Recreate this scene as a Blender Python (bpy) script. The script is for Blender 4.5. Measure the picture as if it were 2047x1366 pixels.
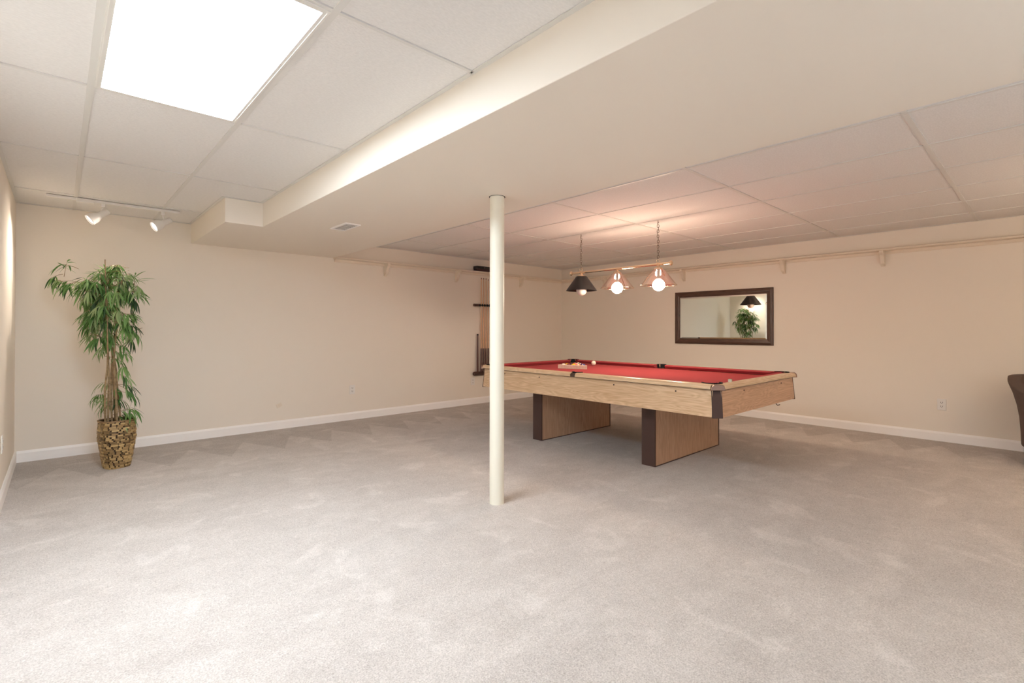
import bpy, bmesh, math, random
from mathutils import Vector, Matrix, Euler
from math import pi, sin, cos, radians as R

for o in list(bpy.data.objects):
    bpy.data.objects.remove(o, do_unlink=True)
SC = bpy.context.scene
COL = SC.collection

# ------------------------------------------------------------------ camera
YAW, PITCH, ROLL = 0.7423673, 0.0056626, 0.0012447
fwd = Vector((sin(YAW)*cos(PITCH), cos(YAW)*cos(PITCH), sin(PITCH)))
rgt = Vector((cos(YAW), -sin(YAW), 0)); upv = rgt.cross(fwd)
r2 = rgt*cos(ROLL) + upv*sin(ROLL); u2 = upv*cos(ROLL) - rgt*sin(ROLL)
cd = bpy.data.cameras.new('camera'); cam = bpy.data.objects.new('camera', cd); COL.objects.link(cam)
M4 = Matrix((r2, u2, -fwd)).transposed().to_4x4(); M4.translation = Vector((-6.77067, -6.04369, 1.15980))
cam.matrix_world = M4
cd.sensor_width = 36; cd.lens = 987.999*36/2047; cd.shift_y = (652.75-683)/2047
cd.clip_start = 0.02; cd.clip_end = 60
SC.camera = cam

# ------------------------------------------------------------------ world, exposure, lights
W = bpy.data.worlds.new('world'); SC.world = W; W.use_nodes = True
W.node_tree.nodes['Background'].inputs[0].default_value = (0.74, 0.90, 1.12, 1)   # cool fill entering by the opening added behind the viewer
W.node_tree.nodes['Background'].inputs[1].default_value = 2.2
vs = SC.view_settings; vs.view_transform = 'Standard'; vs.look = 'None'; vs.gamma = 1; vs.use_curve_mapping = False
vs.exposure = 0.23
SC.cycles.max_bounces = 10; SC.cycles.diffuse_bounces = 7; SC.cycles.glossy_bounces = 5
SC.cycles.transparent_max_bounces = 12; SC.cycles.caustics_reflective = False
SC.cycles.sample_clamp_indirect = 6

TROFFER = 28.5            # diffuser radiance of the ceiling fixtures
BULB = 185.0              # globe bulbs over the pool table
def lamp(name, kind, loc, energy, color, size=0.1, aim=None, spot=None, blend=0.5, size_y=None):
    d = bpy.data.lights.new(name, kind); d.energy = energy; d.color = color
    if kind == 'AREA':
        d.shape = 'RECTANGLE'; d.size = size; d.size_y = size_y or size
    else: d.shadow_soft_size = size
    if kind == 'SPOT': d.spot_size = spot; d.spot_blend = blend
    o = bpy.data.objects.new(name, d); COL.objects.link(o); o.location = loc
    if aim is not None: o.rotation_euler = (Vector(aim)-Vector(loc)).to_track_quat('-Z', 'Y').to_euler()
    return o
# added warm fill beyond the right edge of the frame, no fixture stands there
lamp('fill_uplight', 'AREA', (-1.7, -7.2, 1.75), 20, (1, .78, .58), .5, (-1.7, -7.2, 3))
lamp('fill_uplight', 'AREA', (-4.9, -7.5, 1.6), 22, (.78, .92, 1.02), .5, (-4.9, -7.5, 3))  # added cool fill facing up, out of view, no fixture stands there
pt = lamp('fill_portal', 'AREA', (-5.9, -8.25, 1.1), 1, (1, 1, 1), 1.8, (-5.9, -5, 1.1), size_y=2.1); pt.data.cycles.is_portal = True  # samples the world fill through the added opening
S1F, S1A = Vector((-6.585, -0.575, 2.075)), Vector((-7.047, -0.66, 1.72))
S2F, S2A = Vector((-6.145, -0.60, 2.075)), Vector((-7.047, -0.82, 1.48))
lamp('track_spot_lamp', 'SPOT', S1F + (S1A-S1F).normalized()*0.012, 16, (1, .86, .74), .03, S1A, R(75), .9)
lamp('track_spot_lamp', 'SPOT', S2F + (S2A-S2F).normalized()*0.012, 34, (1, .86, .74), .03, S2A, R(85), .9)

# ------------------------------------------------------------------ dimensions
H = 2.247; XL = -7.047; YF = -8.2; SZ = 2.045
SX0, SX1, SJX, SJY = -5.47, -4.254, -5.76, -1.43

# ------------------------------------------------------------------ material helpers
def lin(c):
    return tuple((v/255/12.92 if v/255 <= 0.04045 else ((v/255+0.055)/1.055)**2.4) for v in c) + (1,)
def mat(name, rgb, rough=0.6, metal=0, spec=0.5, noise=None, bump=None, coord='Object', scale=(1, 1, 1)):
    """noise=(scale, rgb2, lo, hi)   bump=(scale, strength, distance)"""
    m = bpy.data.materials.new(name); m.use_nodes = True; nt = m.node_tree; b = nt.nodes['Principled BSDF']
    b.inputs['Base Color'].default_value = lin(rgb); b.inputs['Roughness'].default_value = rough
    b.inputs['Metallic'].default_value = metal; b.inputs['Specular IOR Level'].default_value = spec
    if noise or bump:
        tc = nt.nodes.new('ShaderNodeTexCoord'); mp = nt.nodes.new('ShaderNodeMapping')
        mp.inputs['Scale'].default_value = scale; nt.links.new(tc.outputs[coord], mp.inputs[0])
    if noise:
        n = nt.nodes.new('ShaderNodeTexNoise'); n.inputs['Scale'].default_value = noise[0]; n.inputs['Detail'].default_value = 5
        cr = nt.nodes.new('ShaderNodeValToRGB'); cr.color_ramp.elements[0].position = noise[2]; cr.color_ramp.elements[1].position = noise[3]
        cr.color_ramp.elements[0].color = lin(rgb); cr.color_ramp.elements[1].color = lin(noise[1])
        nt.links.new(mp.outputs[0], n.inputs['Vector']); nt.links.new(n.outputs[0], cr.inputs[0]); nt.links.new(cr.outputs[0], b.inputs['Base Color'])
    if bump:
        n = nt.nodes.new('ShaderNodeTexNoise'); n.inputs['Scale'].default_value = bump[0]; n.inputs['Detail'].default_value = 4
        bp = nt.nodes.new('ShaderNodeBump'); bp.inputs['Strength'].default_value = bump[1]; bp.inputs['Distance'].default_value = bump[2]
        nt.links.new(mp.outputs[0], n.inputs['Vector']); nt.links.new(n.outputs[0], bp.inputs['Height']); nt.links.new(bp.outputs[0], b.inputs['Normal'])
    return m
def emis(name, rgb, strength):
    m = bpy.data.materials.new(name); m.use_nodes = True; nt = m.node_tree; nt.nodes.clear()
    e = nt.nodes.new('ShaderNodeEmission'); o = nt.nodes.new('ShaderNodeOutputMaterial')
    e.inputs[0].default_value = (*rgb, 1); e.inputs[1].default_value = strength; nt.links.new(e.outputs[0], o.inputs[0])
    return m

def wood(name, light, dark, along='Y', ring=9.0, rough=0.38, amt=1.0):
    """flat-sawn laminate: bands stretched along one axis"""
    m = bpy.data.materials.new(name); m.use_nodes = True; nt = m.node_tree; b = nt.nodes['Principled BSDF']
    L = nt.links.new; N = nt.nodes.new
    tc = N('ShaderNodeTexCoord'); mp = N('ShaderNodeMapping')
    sc = {'X': (0.9, 1, 1), 'Y': (1, 0.9, 1), 'Z': (1, 1, 0.9)}[along]
    k = {'X': 0, 'Y': 1, 'Z': 2}[along]
    s = [ring]*3; s[k] = 1.1
    mp.inputs['Scale'].default_value = s; L(tc.outputs['Object'], mp.inputs[0])
    n1 = N('ShaderNodeTexNoise'); n1.inputs['Scale'].default_value = 1.0; n1.inputs['Detail'].default_value = 2; n1.inputs['Distortion'].default_value = 0.6
    L(mp.outputs[0], n1.inputs['Vector'])
    mul = N('ShaderNodeMath'); mul.operation = 'MULTIPLY'; mul.inputs[1].default_value = 14
    L(n1.outputs[0], mul.inputs[0])
    fr = N('ShaderNodeMath'); fr.operation = 'PINGPONG'; fr.inputs[1].default_value = 0.5; L(mul.outputs[0], fr.inputs[0])
    s2 = [190]*3; s2[k] = 6
    mp2 = N('ShaderNodeMapping'); mp2.inputs['Scale'].default_value = s2; L(tc.outputs['Object'], mp2.inputs[0])
    n2 = N('ShaderNodeTexNoise'); n2.inputs['Scale'].default_value = 1.0; n2.inputs['Detail'].default_value = 3; L(mp2.outputs[0], n2.inputs['Vector'])
    ad = N('ShaderNodeMath'); ad.operation = 'MULTIPLY_ADD'; ad.inputs[1].default_value = 0.55; L(fr.outputs[0], ad.inputs[0]); L(n2.outputs[0], ad.inputs[2])
    cr = N('ShaderNodeValToRGB'); cr.color_ramp.elements[0].position = 0.38; cr.color_ramp.elements[1].position = 0.9
    cr.color_ramp.elements[0].color = lin(dark); cr.color_ramp.elements[1].color = lin(light)
    L(ad.outputs[0], cr.inputs[0]); L(cr.outputs[0], b.inputs['Base Color'])
    b.inputs['Roughness'].default_value = rough
    return m

WALL = mat('wall_paint', (239, 230, 217), 0.75, spec=0.25, bump=(220, 0.06, 0.002))
TRIMW = mat('white_trim_paint', (253, 250, 247), 0.45)
TRIMB = mat('beige_trim_paint', (232, 219, 201), 0.5)
TILE = mat('ceiling_tile', (236, 233, 230), 0.9, spec=0.1, noise=(60, (230, 227, 224), .35, .65), bump=(70, 0.35, 0.004), scale=(1, 2.2, 1))
TEE = mat('tee_white', (222, 219, 214), 0.45)
SLAB = mat('plenum', (120, 118, 115), 0.9)
WHITE = mat('white_enamel', (232, 228, 222), 0.35)
PLATE = mat('outlet_plastic', (236, 232, 226), 0.35)
SLOT = mat('outlet_slot', (90, 84, 78), 0.6)
POLE = mat('cream_paint', (238, 233, 216), 0.4)
DARK = mat('dark_gap', (40, 32, 26), 0.9)
OAK = wood('oak_laminate', (232, 200, 164), (200, 162, 122), 'Y', 9)
OAKX = wood('oak_laminate_end', (224, 184, 150), (194, 150, 116), 'X', 9)
OAKR = wood('oak_rail', (234, 204, 168), (210, 176, 138), 'Y', 12, 0.2)
OAKRX = wood('oak_rail_end', (234, 204, 168), (210, 176, 138), 'X', 12, 0.2)
OAKZ = wood('oak_leg', (208, 168, 136), (178, 138, 108), 'Z', 16, 0.4)
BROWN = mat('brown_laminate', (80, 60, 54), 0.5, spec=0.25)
RED = mat('red_felt', (164, 70, 72), 0.95, spec=0.1, noise=(500, (154, 62, 66), .3, .7))
BLACK = mat('black_rubber', (16, 16, 19), 0.75, spec=0.2)
CAST = mat('brushed_casting', (150, 120, 104), 0.38, metal=0.8)
CASTD = mat('dark_casting', (92, 76, 66), 0.4, metal=0.6)
BRASS = mat('polished_brass', (240, 214, 184), 0.14, metal=1)
CHAINM = mat('antique_chain', (120, 106, 94), 0.35, metal=0.8)
SHBLK = mat('black_shade', (30, 28, 29), 0.4)
BULBOFF = mat('unlit_globe', (236, 226, 216), 0.25)
BULBON = emis('lit_globe', (1, .79, .60), BULB)
DIFF = emis('troffer_diffuser', (.84, .95, 1.06), TROFFER)
SPOTFACE = emis('spot_bulb', (1, .9, .8), 3)
FRAMEW = wood('walnut_frame', (98, 72, 58), (62, 44, 36), 'Y', 14, 0.35)
RACKW = mat('walnut_rack', (70, 44, 36), 0.4)
CUEL = mat('maple_cue', (214, 168, 130), 0.35)
CUED = mat('cue_butt', (92, 58, 50), 0.3)
MAPLE = mat('ball_rack_wood', (238, 216, 192), 0.4, noise=(40, (224, 196, 168), .3, .7))
CHAIRF = mat('taupe_upholstery', (106, 92, 84), 0.95, spec=0.15, noise=(300, (92, 78, 72), .3, .7), bump=(400, 0.3, 0.002))
CHAIRL = mat('chair_leg_wood', (48, 34, 26), 0.4)
CANE = mat('cane', (158, 132, 96), 0.6, noise=(14, (122, 98, 68), .4, .65), scale=(1, 1, 3))
SOIL = mat('moss', (72, 62, 40), 0.95, bump=(60, 0.8, 0.01))
LEAFM = [mat('leaf_green_%d' % i, c, 0.5, spec=0.35) for i, c in enumerate([(86, 126, 64), (120, 156, 90), (58, 84, 50), (152, 174, 122)])]
for m in LEAFM:   # thin leaves let some light through
    nt = m.node_tree; b = nt.nodes['Principled BSDF']; b.inputs['Transmission Weight'].default_value = 0.0
    tr = nt.nodes.new('ShaderNodeBsdfTranslucent'); tr.inputs[0].default_value = tuple(min(1, v*1.3) for v in b.inputs['Base Color'].default_value[:3]) + (1,)
    mx = nt.nodes.new('ShaderNodeMixShader'); mx.inputs[0].default_value = 0.3
    nt.links.new(b.outputs[0], mx.inputs[1]); nt.links.new(tr.outputs[0], mx.inputs[2]); nt.links.new(mx.outputs[0], nt.nodes['Material Output'].inputs[0])

def carpet():
    m = bpy.data.materials.new('carpet'); m.use_nodes = True; nt = m.node_tree; b = nt.nodes['Principled BSDF']
    L = nt.links.new; N = nt.nodes.new
    tc = N('ShaderNodeTexCoord'); P = tc.outputs['Object']
    def noise(s, det=4, dist=0, sc=(1, 1, 1), rot=0):
        mp = N('ShaderNodeMapping'); mp.inputs['Scale'].default_value = sc; mp.inputs['Rotation'].default_value = (0, 0, rot); L(P, mp.inputs[0])
        n = N('ShaderNodeTexNoise'); n.inputs['Scale'].default_value = s; n.inputs['Detail'].default_value = det; n.inputs['Distortion'].default_value = dist
        L(mp.outputs[0], n.inputs['Vector']); return n.outputs[0]
    def ramp(v, a, b_, ca=(0, 0, 0), cb=(1, 1, 1)):
        r = N('ShaderNodeMapRange'); r.inputs[1].default_value = a; r.inputs[2].default_value = b_; r.clamp = True; L(v, r.inputs[0]); return r.outputs[0]
    def mth(op, a, b_=None, c=None):
        n = N('ShaderNodeMath'); n.operation = op
        for i, v in enumerate((a, b_, c)):
            if v is None: continue
            if isinstance(v, (int, float)): n.inputs[i].default_value = v
            else: L(v, n.inputs[i])
        return n.outputs[0]
    fine = noise(170, 5); tuft = noise(75, 3, 1.2)
    foot = ramp(noise(3.6, 3, 0.7), .58, .66)                       # footprints in the pile
    swath = ramp(noise(1.3, 3, 0.9, (1, 2.0, 1), 0.5), .44, .58)    # vacuum swaths
    sep = N('ShaderNodeSeparateXYZ'); L(P, sep.inputs[0])
    def zig(across, along, per, w0, w1, off=0.0):                    # triangular strokes left at the walls
        tri = mth('PINGPONG', mth('ADD', along, off), per/2)
        edge = mth('MULTIPLY_ADD', mth('DIVIDE', tri, per/2), w1-w0, w0)
        d = mth('MULTIPLY', across, -1)
        return ramp(mth('SUBTRACT', d, edge), 0.0, 0.03)
    zb = zig(sep.outputs[0], mth('ADD', sep.outputs[1], 20), 0.42, 0.25, 0.75)
    za = zig(sep.outputs[1], mth('ADD', sep.outputs[0], 20), 0.46, 0.45, 1.0, 0.1)
    zz = mth('MULTIPLY', za, zb)
    v = mth('MULTIPLY_ADD', swath, 0.10, 0.32)
    v = mth('MULTIPLY_ADD', foot, 0.17, v)
    v = mth('MULTIPLY_ADD', zz, 0.22, v)
    v = mth('MULTIPLY_ADD', mth('SUBTRACT', noise(9, 4, .5), 0.5), 0.35, v)
    v = mth('MULTIPLY_ADD', mth('SUBTRACT', fine, 0.5), 1.5, v)
    v = mth('MULTIPLY_ADD', mth('SUBTRACT', tuft, 0.5), 0.9, v)
    cr = N('ShaderNodeValToRGB'); e = cr.color_ramp.elements
    e[0].position = 0.0; e[0].color = lin((156, 147, 139)); e[1].position = 1.0; e[1].color = lin((220, 212, 205))
    L(v, cr.inputs[0]); L(cr.outputs[0], b.inputs['Base Color'])
    b.inputs['Roughness'].default_value = 1; b.inputs['Specular IOR Level'].default_value = 0.05
    b.inputs['Sheen Weight'].default_value = 0.15
    bp = N('ShaderNodeBump'); bp.inputs['Strength'].default_value = 0.6; bp.inputs['Distance'].default_value = 0.006
    L(mth('ADD', fine, tuft), bp.inputs['Height']); L(bp.outputs[0], b.inputs['Normal'])
    return m
CARPET = carpet()
def smoked():
    m = bpy.data.materials.new('smoked_glass'); m.use_nodes = True; nt = m.node_tree; nt.nodes.clear()
    L = nt.links.new; N = nt.nodes.new
    t = N('ShaderNodeBsdfTransparent'); t.inputs[0].default_value = (.93, .85, .82, 1)
    g = N('ShaderNodeBsdfGlossy'); g.inputs[0].default_value = (.95, .85, .8, 1); g.inputs['Roughness'].default_value = 0.015
    mx = N('ShaderNodeMixShader'); mx.inputs[0].default_value = 0.42; o = N('ShaderNodeOutputMaterial')
    L(t.outputs[0], mx.inputs[1]); L(g.outputs[0], mx.inputs[2]); L(mx.outputs[0], o.inputs[0])
    return m
GLASS = smoked()
MIRROR = mat('mirror_silver', (236, 240, 234), 0.0, metal=1)
def chipmat():
    m = bpy.data.materials.new('woven_chips'); m.use_nodes = True; nt = m.node_tree; b = nt.nodes['Principled BSDF']
    a = nt.nodes.new('ShaderNodeAttribute'); a.attribute_name = 'tone'
    cr = nt.nodes.new('ShaderNodeValToRGB'); e = cr.color_ramp.elements
    e[0].position = 0; e[0].color = lin((104, 80, 50)); e[1].position = 1; e[1].color = lin((206, 176, 122))
    x = e.new(0.5); x.color = lin((158, 128, 84))
    nt.links.new(a.outputs['Fac'], cr.inputs[0]); nt.links.new(cr.outputs[0], b.inputs['Base Color']); b.inputs['Roughness'].default_value = 0.45
    return m
CHIP = chipmat()

# ------------------------------------------------------------------ mesh helpers
def B(): return bmesh.new()
def box(bm, x0, x1, y0, y1, z0, z1):
    vs_ = [bm.verts.new((x, y, z)) for z in (z0, z1) for y in (y0, y1) for x in (x0, x1)]
    for f in ((0, 2, 3, 1), (4, 5, 7, 6), (0, 1, 5, 4), (2, 6, 7, 3), (0, 4, 6, 2), (1, 3, 7, 5)):
        bm.faces.new([vs_[i] for i in f])
    return bm
def prism(bm, poly, axis, a, b):
    """poly: 2D points; axis 'x': (y,z) 'y': (x,z) 'z': (x,y)"""
    def mk(p, t):
        return {'x': (t, p[0], p[1]), 'y': (p[0], t, p[1]), 'z': (p[0], p[1], t)}[axis]
    va = [bm.verts.new(mk(p, a)) for p in poly]; vb = [bm.verts.new(mk(p, b)) for p in poly]
    n = len(poly)
    fs = [bm.faces.new(va), bm.faces.new(vb)] + [bm.faces.new((va[i], va[(i+1) % n], vb[(i+1) % n], vb[i])) for i in range(n)]
    bmesh.ops.recalc_face_normals(bm, faces=fs)
    return bm
def hull(bm, pts_a, pts_b):
    """loft between two equal rings"""
    va = [bm.verts.new(p) for p in pts_a]; vb = [bm.verts.new(p) for p in pts_b]; n = len(va)
    fs = [bm.faces.new(va), bm.faces.new(vb)] + [bm.faces.new((va[i], va[(i+1) % n], vb[(i+1) % n], vb[i])) for i in range(n)]
    bmesh.ops.recalc_face_normals(bm, faces=fs); return bm
def frame_axes(d):
    d = d.normalized(); a = Vector((0, 0, 1)) if abs(d.z) < 0.9 else Vector((1, 0, 0))
    u = d.cross(a).normalized(); return u, d.cross(u).normalized()
def tube(bm, pts, rad, n=10, cap=True):
    pts = [Vector(p) for p in pts]; rads = rad if isinstance(rad, (list, tuple)) else [rad]*len(pts)
    rings = []; fs = []
    for i, p in enumerate(pts):
        d = (pts[min(i+1, len(pts)-1)] - pts[max(i-1, 0)])
        if i == 0: u, v = frame_axes(d)
        else:
            dn = d.normalized(); u = (u - dn*u.dot(dn)).normalized(); v = dn.cross(u)
        rings.append([bm.verts.new(p + (u*cos(2*pi*k/n) + v*sin(2*pi*k/n))*rads[i]) for k in range(n)])
    for a, b in zip(rings, rings[1:]):
        for k in range(n): fs.append(bm.faces.new((a[k], a[(k+1) % n], b[(k+1) % n], b[k])))
    if cap:
        fs.append(bm.faces.new(rings[0])); fs.append(bm.faces.new(rings[-1]))
    bmesh.ops.recalc_face_normals(bm, faces=fs)
    return bm
def lathe(bm, prof, c, axis=Vector((0, 0, 1)), n=32, closed=False, squash=None):
    """prof [(r, t)] around axis through c"""
    axis = Vector(axis).normalized(); u, v = frame_axes(axis); c = Vector(c); rings = []; fs = []
    for r, t in prof:
        if r < 1e-6: rings.append([bm.verts.new(c + axis*t)])
        else: rings.append([bm.verts.new(c + axis*t + (u*cos(2*pi*k/n) + v*sin(2*pi*k/n))*r) for k in range(n)])
    for a, b in list(zip(rings, rings[1:])) + ([(rings[-1], rings[0])] if closed else []):
        for k in range(n):
            k2 = (k+1) % n
            if len(a) == 1 and len(b) == 1: continue
            if len(a) == 1: fs.append(bm.faces.new((a[0], b[k], b[k2])))
            elif len(b) == 1: fs.append(bm.faces.new((a[k], b[0], a[k2])))
            else: fs.append(bm.faces.new((a[k], a[k2], b[k2], b[k])))
    bmesh.ops.recalc_face_normals(bm, faces=fs)
    return bm
ROOT = {}
def wloc(o):
    return Vector((0, 0, 0)) if o is None else ROOT.get(o.name, Vector((0, 0, 0)))
def obj(name, bm, m, parent=None, smooth=False, bevel=0.0, seg=2, label=None):
    """link bm (given in world coordinates) as ONE mesh, child of parent"""
    w = wloc(parent)
    if parent is not None and w.length > 0: bmesh.ops.translate(bm, verts=bm.verts, vec=-w)
    me = bpy.data.meshes.new(name); bm.to_mesh(me); bm.free()
    for x in (m if isinstance(m, list) else [m]): me.materials.append(x)
    if smooth:
        for p in me.polygons: p.use_smooth = True
        try: me.set_sharp_from_angle(angle=R(38))
        except Exception: pass
    o = bpy.data.objects.new(name, me); COL.objects.link(o)
    if parent is not None: o.parent = parent
    ROOT[o.name] = w
    if bevel:
        md = o.modifiers.new('bevel', 'BEVEL'); md.width = bevel; md.segments = seg; md.limit_method = 'ANGLE'; md.angle_limit = R(35)
    if label: o['label'] = label
    return o
def at(o, loc):
    """move the mesh origin of a top-level mesh to loc"""
    loc = Vector(loc); o.data.transform(Matrix.Translation(-loc)); o.location = loc; ROOT[o.name] = loc; return o
def thing(name, label, cat, loc=(0, 0, 0), group=None):
    o = bpy.data.objects.new(name, None); COL.objects.link(o); o.location = loc; o.empty_display_size = 0.1
    o['label'] = label; o['category'] = cat
    if group: o['group'] = group
    ROOT[o.name] = Vector(loc); return o
def tag(o, label, cat, group=None):
    o['label'] = label; o['category'] = cat
    if group: o['group'] = group
    return o
def struct(o, label=None):
    o['kind'] = 'structure'
    if label: o['label'] = label
    return o

# ================================================================== room shell
struct(obj('floor', box(B(), XL-.15, .15, YF-.15, .15, -.1, 0), CARPET), 'wall-to-wall greige cut-pile carpet with vacuum and foot marks')
struct(obj('wall_back', box(B(), XL-.15, .15, 0, .15, 0, 2.5), WALL), 'long beige wall behind the plant and the cue rack')
struct(obj('wall_right', box(B(), 0, .15, YF-.15, 0, 0, 2.5), WALL), 'tan wall behind the pool table carrying the mirror')
struct(obj('wall_left', box(B(), XL-.15, XL, YF-.15, 0, 0, 2.5), WALL), 'beige wall seen edge-on at the far left, lit by a spot')
bm = B(); box(bm, XL, -6.8, YF-.15, YF, 0, 2.5); box(bm, -5.0, 0, YF-.15, YF, 0, 2.5); box(bm, -6.8, -5.0, YF-.15, YF, 2.14, 2.5)  # gap in this unseen wall is added to let fill light in
struct(obj('wall_front', bm, WALL), 'beige wall behind the viewer with an opening added for fill light')
bm = B()
for x in (-6.8, -5.925, -5.05): box(bm, x, x+.05, YF-.12, YF-.04, .05, 2.14)
box(bm, -6.75, -5.05, YF-.12, YF-.04, 0, .05); box(bm, -6.75, -5.05, YF-.12, YF-.04, 2.09, 2.14)
struct(obj('fill_opening_1', bm, TRIMW), 'white frame of the unseen opening added behind the viewer')
ceil = struct(obj('ceiling', box(B(), XL, 0, YF, 0, H+.12, H+.2), SLAB), 'white suspended tile ceiling')

# baseboards with a small bead on top
def base_prof(sgn):   # (offset from wall, z)
    return [(0, 0), (sgn*.014, 0), (sgn*.014, .078), (sgn*.010, .088), (sgn*.006, .098), (0, .098)]
struct(obj('baseboard_back', prism(B(), [(p[0], p[1]) for p in base_prof(-1)], 'x', XL+.014, -.014), TRIMW), 'white baseboard along the long back wall')
struct(obj('baseboard_right', prism(B(), [(p[0], p[1]) for p in base_prof(-1)], 'y', YF, 0), TRIMW), 'white baseboard under the mirror wall')
struct(obj('baseboard_left', prism(B(), [(XL+p[0], p[1]) for p in base_prof(1)], 'y', YF, 0), TRIMW), 'white baseboard along the far left wall')

# dropped soffit with the jog near the back wall
sof = prism(B(), [(SX0, YF), (SX1, YF), (SX1, 0), (SJX, 0), (SJX, SJY), (SX0, SJY)], 'z', SZ, H+.12)
struct(obj('ceiling_soffit', sof, WALL, bevel=.003), 'beige boxed soffit crossing the ceiling, with a step near the back wall')

# ceiling tiles and tees
ROWS_L = [0, -.66, -1.905, -3.135, -4.39, -5.61, -6.83, YF]
ROWS_R = [0, -.71, -1.912, -3.145, -4.375, -5.55, -6.76, YF]
XLs = [XL, -6.67, -6.075, SX0]
XRs = [SX1, -3.64, -3.0, -2.37, -1.735, -1.115, -.51, 0]
ceil_lab = {}
def tile(x0, x1, y0, y1, poly=None):
    g = .013; bm = B()
    if poly is None: box(bm, x0+g-.004, x1-g+.004, y0+g-.004, y1-g+.004, H+.005, H+.02)
    else: prism(bm, poly, 'z', H+.005, H+.02)
    obj('ceiling_tile', bm, TILE, ceil)
LIGHTS = [(1, 3)]       # column, row of the troffers in the left grid
for i in range(3):
    for j in range(7):
        if (i, j) in LIGHTS: continue
        x0, x1, y1, y0 = XLs[i], XLs[i+1], ROWS_L[j], ROWS_L[j+1]
        if i == 2 and j == 0: tile(x0, SJX, y0, y1)
        elif i == 2 and j == 1: tile(0, 0, 0, 0, [(x0+.009, y0+.009), (x1-.009, y0+.009), (x1-.009, SJY-.009), (SJX-.009, SJY-.009), (SJX-.009, y1-.009), (x0+.009, y1-.009)])
        else: tile(x0, x1, y0, y1)
for i in range(7):
    for j in range(7):
        tile(XRs[i], XRs[i+1], ROWS_R[j+1], ROWS_R[j])
def tee(x0, x1, y0, y1, name):
    obj(name, box(B(), x0, x1, y0, y1, H, H+.03 if name != 'wall_angle' else H+.004), TEE, ceil)
hw = .0125
for x in XLs[1:3]: tee(x-hw, x+hw, YF, 0, 'main_tee')
for x in XRs[1:-1]: tee(x-hw*.8, x+hw*.8, YF, 0, 'cross_tee')
for y in ROWS_L[1:-1]:
    xe = [XL, XLs[1], XLs[2], SX0]
    for a, b in zip(xe, xe[1:]):
        if b == SX0 and y > SJY: b = SJX
        tee(a+hw, b-hw, y-hw*.6, y+hw*.6, 'cross_tee')
for y in ROWS_R[1:-1]:
    for a, b in zip(XRs, XRs[1:]): tee(a+hw, b-hw, y-hw, y+hw, 'main_tee')
wa = .022
for x0, x1, y0, y1 in [(XL, XL+wa, YF, 0), (XL+wa, SJX, -wa, 0), (SX0-wa, SX0, YF, SJY), (SJX-wa, SJX, SJY-wa, -wa), (SJX, SX0-wa, SJY-wa, SJY),
                       (SX1, SX1+wa, YF, 0), (SX1+wa, 0, -wa, 0), (-wa, 0, YF, -wa)]:
    tee(x0, x1, y0, y1, 'wall_angle')

# troffers
for n, (i, j) in enumerate(LIGHTS):
    x0, x1, y1, y0 = XLs[i]+hw, XLs[i+1]-hw, ROWS_L[j]-.008, ROWS_L[j+1]+.008
    t = thing('ceiling_light', 'large lit fluorescent troffer set in the white tile ceiling at the upper left',
              'ceiling light', ((x0+x1)/2, (y0+y1)/2, H))
    fw_ = .022; bm = B()
    for a in ((x0, x1, y0, y0+fw_), (x0, x1, y1-fw_, y1), (x0, x0+fw_, y0+fw_, y1-fw_), (x1-fw_, x1, y0+fw_, y1-fw_)):
        box(bm, *a, H-.004, H+.05)
    obj('frame', bm, WHITE, t)
    bm = B()
    for xs in (x0+.006, x1-.010): box(bm, xs, xs+.004, y0+.01, y1-.01, H-.007, H-.004)
    obj('door_lip', bm, WHITE, t)
    obj('diffuser', box(B(), x0+fw_, x1-fw_, y0+fw_, y1-fw_, H+.004, H+.012), DIFF, t)
    obj('housing', box(B(), x0, x1, y0, y1, H+.05, H+.1), WHITE, t)

# ================================================================== support column
col = thing('support_column', 'round cream-painted steel support column standing in the middle of the carpet', 'column', (-4.61, -3.54, 0))
obj('shaft', lathe(B(), [(.0, 0), (.0485, 0), (.0485, SZ+.02), (0, SZ+.02)], (-4.61, -3.54, 0), n=48), POLE, col, smooth=True)
obj('ceiling_gap', lathe(B(), [(.0485, -.001), (.0545, -.001), (.0545, .001), (.0485, .001)], (-4.61, -3.54, SZ), n=40, closed=True), DARK, col, label='dark gap around the column top')

# soffit air register
t = thing('air_register', 'small white air register with grey louvres under the soffit', 'vent', (-4.955, -1.92, SZ))
bm = B()
box(bm, -5.02, -5.00, -2.09, -1.765, SZ-.008, SZ); box(bm, -4.90, -4.885, -2.09, -1.765, SZ-.008, SZ)
box(bm, -5.00, -4.90, -2.09, -2.07, SZ-.008, SZ); box(bm, -5.00, -4.90, -1.785, -1.765, SZ-.008, SZ)
obj('frame', bm, TRIMW, t)
bm = B(); box(bm, -5.0, -4.9, -2.07, -1.785, SZ-.0025, SZ); obj('backing', bm, SLOT, t)
for k in range(7):
    y = -2.05 + k*.039
    bm = B(); box(bm, -5.0, -4.9, y, y+.012, SZ-.007, SZ-.003); obj('louvre', bm, TEE, t)

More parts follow.
